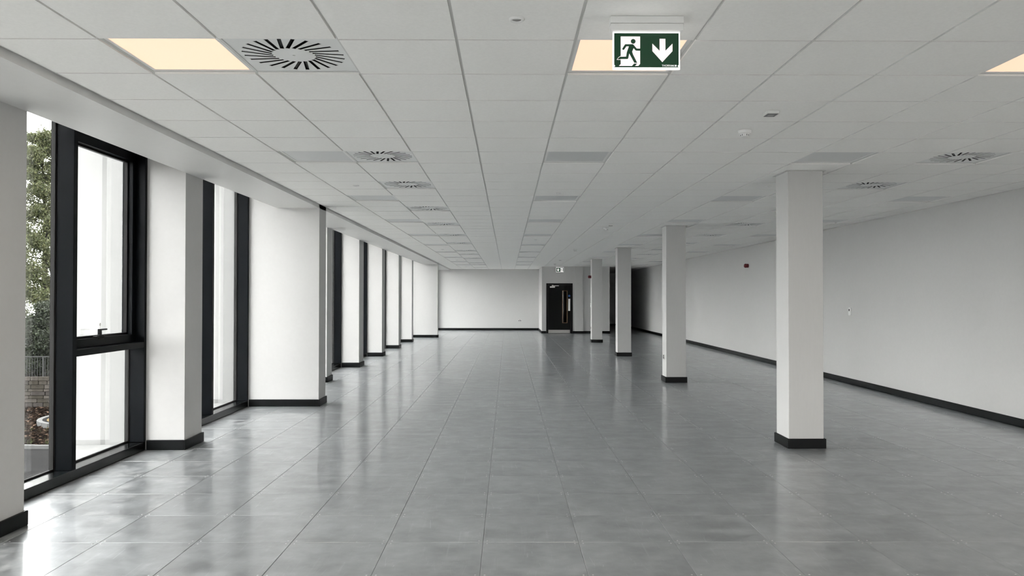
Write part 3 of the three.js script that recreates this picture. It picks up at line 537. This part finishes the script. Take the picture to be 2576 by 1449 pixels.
{ // loose bark and tufts on the bed
  const r = rng(4242), chip = new THREE.BoxGeometry(0.16, 0.03, 0.06), N = 12000, chips = new THREE.InstancedMesh(chip, new THREE.MeshPhysicalMaterial({ color: lin(1, 1, 1), roughness: 1, specularIntensity: 0.05 }), N), m4 = new THREE.Matrix4(), q = new THREE.Quaternion(), e = new THREE.Euler(), c = new THREE.Color();
  for (let k = 0; k < N; k++) {
    const x = -26 + 12 * r(), z = -28.7 - 7.7 * r(), inLoop = Math.hypot(x + 17.95, z + 34.0) < 2.3;
    e.set((r() - 0.5) * 0.8, r() * 6.3, (r() - 0.5) * 0.8); q.setFromEuler(e); const s = 0.6 + 0.9 * r();
    m4.compose(new THREE.Vector3(x, inLoop ? GROUND - 0.3 : GROUND + 0.07 + 0.30 * Math.min(1, Math.max(0, (2.6 - (z + 33.3)) / 6)), z), q, new THREE.Vector3(s, s, s)); chips.setMatrixAt(k, m4);
    const t = r() < 0.12 ? 0.03 + 0.04 * r() : 0.002 + 0.010 * r(); c.setRGB(t * 1.25, t * 0.85, t * 0.62); chips.setColorAt(k, c);
  }
  chips.name = 'bark_chips'; chips.castShadow = chips.receiveShadow = true; chips.userData = { kind: 'stuff', label: 'loose brown bark chips covering the planting bed', category: 'bark' }; scene.add(chips);
  const P = [], blades = 160;
  for (let k = 0; k < blades; k++) { const x = -22 + 7 * Math.floor(r() * 9) / 9 + 0.35 * (r() + r()), z = r() < 0.7 ? -28.75 - 0.5 * r() * r() : -31.2 - 0.4 * r(), a = r() * 6.3, h = 0.12 + 0.2 * r(), y = GROUND + 0.1; P.push(x - 0.012 * Math.cos(a), y, z - 0.012 * Math.sin(a), x + 0.012 * Math.cos(a), y, z + 0.012 * Math.sin(a), x + 0.12 * (r() - 0.5), y + h, z + 0.12 * (r() - 0.5)); }
  const g = new THREE.BufferGeometry(); g.setAttribute('position', new THREE.Float32BufferAttribute(P, 3)); g.computeVertexNormals(); M.grass.side = THREE.DoubleSide;
  mesh('grass', g, M.grass, null, { kind: 'stuff', label: 'small tufts of grass along the kerb', category: 'grass' });
}
{ // stone retaining wall, each stone built
  const w = structure('wall_garden', 'rough grey stone retaining wall under the railing', 'wall'), r = rng(9), z = -36.75, y0 = GROUND + 0.2;
  mesh('wall_core', box(-34, -6, GROUND - 0.3, GROUND + 1.62, z - 0.5, z - 0.06), M.stones[0], w);
  const variants = M.stones.flatMap((m, n) => [0, 1].map((q) => { const g = new THREE.BoxGeometry(1, 1, 1, 3, 2, 2), p = g.attributes.position, f = fbm(900 + n * 7 + q, 4, 2); for (let i = 0; i < p.count; i++) { const x = p.getX(i), y = p.getY(i), d = (f(x + 0.5, y + 0.5) - 0.5) * 0.16; p.setXYZ(i, x * (1 - 0.03 * Math.abs(y)), y, p.getZ(i) + (p.getZ(i) > 0 ? d : 0)); } g.computeVertexNormals(); return [g, m]; }));
  let y = y0;
  const singles = [], field = new Map();
  while (y < GROUND + 1.62) {
    const h = 0.12 + 0.10 * r(); let x = -30 + r() * 0.4;
    while (x < -8) { const l = 0.24 + 0.5 * r(), [g, m] = variants[Math.floor(r() * variants.length)], near = x > -23.6 && x < -20.6; const d = 0.16 + 0.07 * r(); if (near) singles.push([g, m, x + l / 2, y + h / 2, l - 0.025, h - 0.022, d]); else { if (!field.has(m)) field.set(m, []); field.get(m).push(g.clone().scale(l - 0.025, h - 0.022, d).translate(x + l / 2, y + h / 2, z)); } x += l; }
    y += h;
  }
  for (const [g, m, x, yy, l, h, d] of singles) { const o = mesh('stone', g, m, w); o.position.set(x, yy, z); o.scale.set(l, h, d); }
  for (const [m, gs] of field) mesh('stone_field', mergeGeometries(gs), m, w, { kind: 'stuff' });
  mesh('ground_bank', box(-60, 10, GROUND - 0.3, GROUND + 1.54, -80, z - 0.52), M.mulch, null, { kind: 'structure', label: 'planted bank behind the stone wall', category: 'ground' });
  const f = thing('metal_railing', 'grey metal railing of slim uprights along the top of the stone wall', 'railing', [-21, GROUND + 1.62, z - 0.3]);
  mesh('top_rail', rbox(-9, 9, 1.03, 1.08, -0.025, 0.025, 0.01), M.railing, f); mesh('bottom_rail', rbox(-9, 9, 0.08, 0.11, -0.015, 0.015, 0.005), M.railing, f);
  const up = new THREE.CylinderGeometry(0.011, 0.011, 0.94, 6).translate(0, 0.56, 0), post = rbox(-0.03, 0.03, -0.05, 1.05, -0.03, 0.03, 0.005);
  for (let k = -6; k <= 6; k++) mesh('post', post, M.railing, f).position.x = k * 1.45 + 0.35;
  for (let k = -70; k <= 70; k++) mesh('upright', up, M.railing, f).position.x = k * 0.125;
}
function tree(seed, x, z, height, spread, leaves, size, hue, label, low = 0.15) {
  const r = rng(seed), o = thing('leafy_tree', label, 'tree', [x, GROUND + 1.55, z], 'trees beyond the railing');
  const P = [], C = [], N = [], limbs = [];
  const trunkTop = height * 0.9, lean = [(r() - 0.5) * 0.8, (r() - 0.5) * 0.8];
  const at = (t) => new THREE.Vector3(lean[0] * t * t + 0.2 * Math.sin(t * 5 + seed), t * trunkTop, lean[1] * t * t + 0.2 * Math.cos(t * 4 + seed));
  const taper = (pts, r0, r1) => { const c = new THREE.CatmullRomCurve3(pts), n = 10, g = new THREE.TubeGeometry(c, n, 1, 6), p = g.attributes.position; for (let i = 0; i < p.count; i++) { const s = Math.floor(i / 7), q = c.getPointAt(Math.min(1, s / n)), k = r0 + (r1 - r0) * s / n; p.setXYZ(i, q.x + (p.getX(i) - q.x) * k, q.y + (p.getY(i) - q.y) * k, q.z + (p.getZ(i) - q.z) * k); } g.computeVertexNormals(); return g; };
  mesh('trunk', taper([at(0), at(0.3), at(0.6), at(1)], 0.16 + 0.004 * height, 0.03), M.bark, o);
  const tips = [];
  for (let k = 0; k < 44; k++) {
    const t = low + (0.98 - low) * Math.pow((k + r()) / 44, 0.9), a = k * 2.4 + r(), b = at(t), L = spread * (0.45 + 0.55 * r()) * (t < 0.35 ? 0.9 : 1.15 - 0.75 * (t - 0.35) / 0.65), rise = L * (0.25 + 0.45 * r());
    const e = new THREE.Vector3(b.x + L * Math.cos(a), b.y + rise, b.z + L * Math.sin(a)), m = b.clone().lerp(e, 0.5).add(new THREE.Vector3(0, -0.1 * L, 0));
    limbs.push(taper([b, m, e], 0.05, 0.012)); tips.push([b, m, e, L]);
  }
  mesh('branches', merge(limbs), M.bark, o);
  const v = new THREE.Vector3(), u = new THREE.Vector3(), w = new THREE.Vector3(), q = new THREE.Quaternion();
  for (let k = 0; k < leaves; k++) {
    const [b, m, e, L] = tips[Math.floor(r() * tips.length)], t = 0.25 + 0.8 * Math.sqrt(r());
    v.copy(b).lerp(e, t); v.y -= 0.1 * L * 4 * t * Math.max(0, 1 - t); const sp = 0.22 * L * (0.5 + 0.5 * r()) + 0.22;
    const ga = () => (r() + r() + r() - 1.5) * 1.1; v.x += ga() * sp; v.y += ga() * sp * 0.8; v.z += ga() * sp;
    q.setFromEuler(new THREE.Euler(r() * 6.3, r() * 6.3, r() * 6.3));
    const s = size * (0.6 + 0.8 * r()), c = hue[Math.floor(r() * hue.length)], kk = 0.75 + 0.5 * r();
    const pts = [[0, -1, 0], [0.5, -0.1, 0.12], [0, 1, 0], [-0.5, -0.1, 0.12]].map(([a2, b2, c2]) => new THREE.Vector3(a2 * s, b2 * s, c2 * s).applyQuaternion(q).add(v));
    for (const id of [0, 1, 2, 0, 2, 3]) { P.push(pts[id].x, pts[id].y, pts[id].z); C.push(c[0] * kk, c[1] * kk, c[2] * kk); }
  }
  const g = new THREE.BufferGeometry(); g.setAttribute('position', new THREE.Float32BufferAttribute(P, 3)); g.setAttribute('color', new THREE.Float32BufferAttribute(C, 3)); g.computeVertexNormals();
  mesh('foliage', g, M.leaf, o, { kind: 'stuff' });
}
{
  const light = [[0.062, 0.074, 0.018], [0.042, 0.056, 0.013], [0.088, 0.094, 0.034]], dark = [[0.011, 0.019, 0.005], [0.016, 0.026, 0.006], [0.009, 0.015, 0.004]];
  tree(31, -26.1, -43.6, 14.6, 2.1, 80000, 0.062, light, 'tall loose pale green tree seen through the nearest pane');
  tree(47, -31.4, -45.5, 11.4, 2.2, 10000, 0.09, light, 'tall pale green tree farther from the building');
  tree(53, -20.2, -44.5, 10.4, 2.0, 9000, 0.09, light, 'tall green tree hidden behind the dark mullion', 0.1);
  tree(67, -23.8, -39.6, 3.9, 1.25, 22000, 0.075, dark, 'low dark green bush right behind the railing', 0.03);
  tree(71, -27.2, -39.6, 4.4, 1.25, 8000, 0.085, dark, 'dark green bushy tree behind the railing, away from the building', 0.03);
  tree(83, -20.2, -39.8, 4.4, 1.25, 8000, 0.085, dark, 'dark green bushy tree close to the white fin', 0.03);
  tree(97, -37.2, -44.5, 11.8, 2.2, 9000, 0.10, light, 'pale green tree third along the row beyond the railing');
  tree(101, -43.0, -42.5, 12.4, 2.3, 9000, 0.10, light, 'pale green tree at the far end of the row beyond the railing');
  tree(103, -31.4, -40.2, 4.6, 1.3, 7000, 0.085, dark, 'dark green bush at the end of the railing', 0.03);
}
renderer.render(scene, camera);
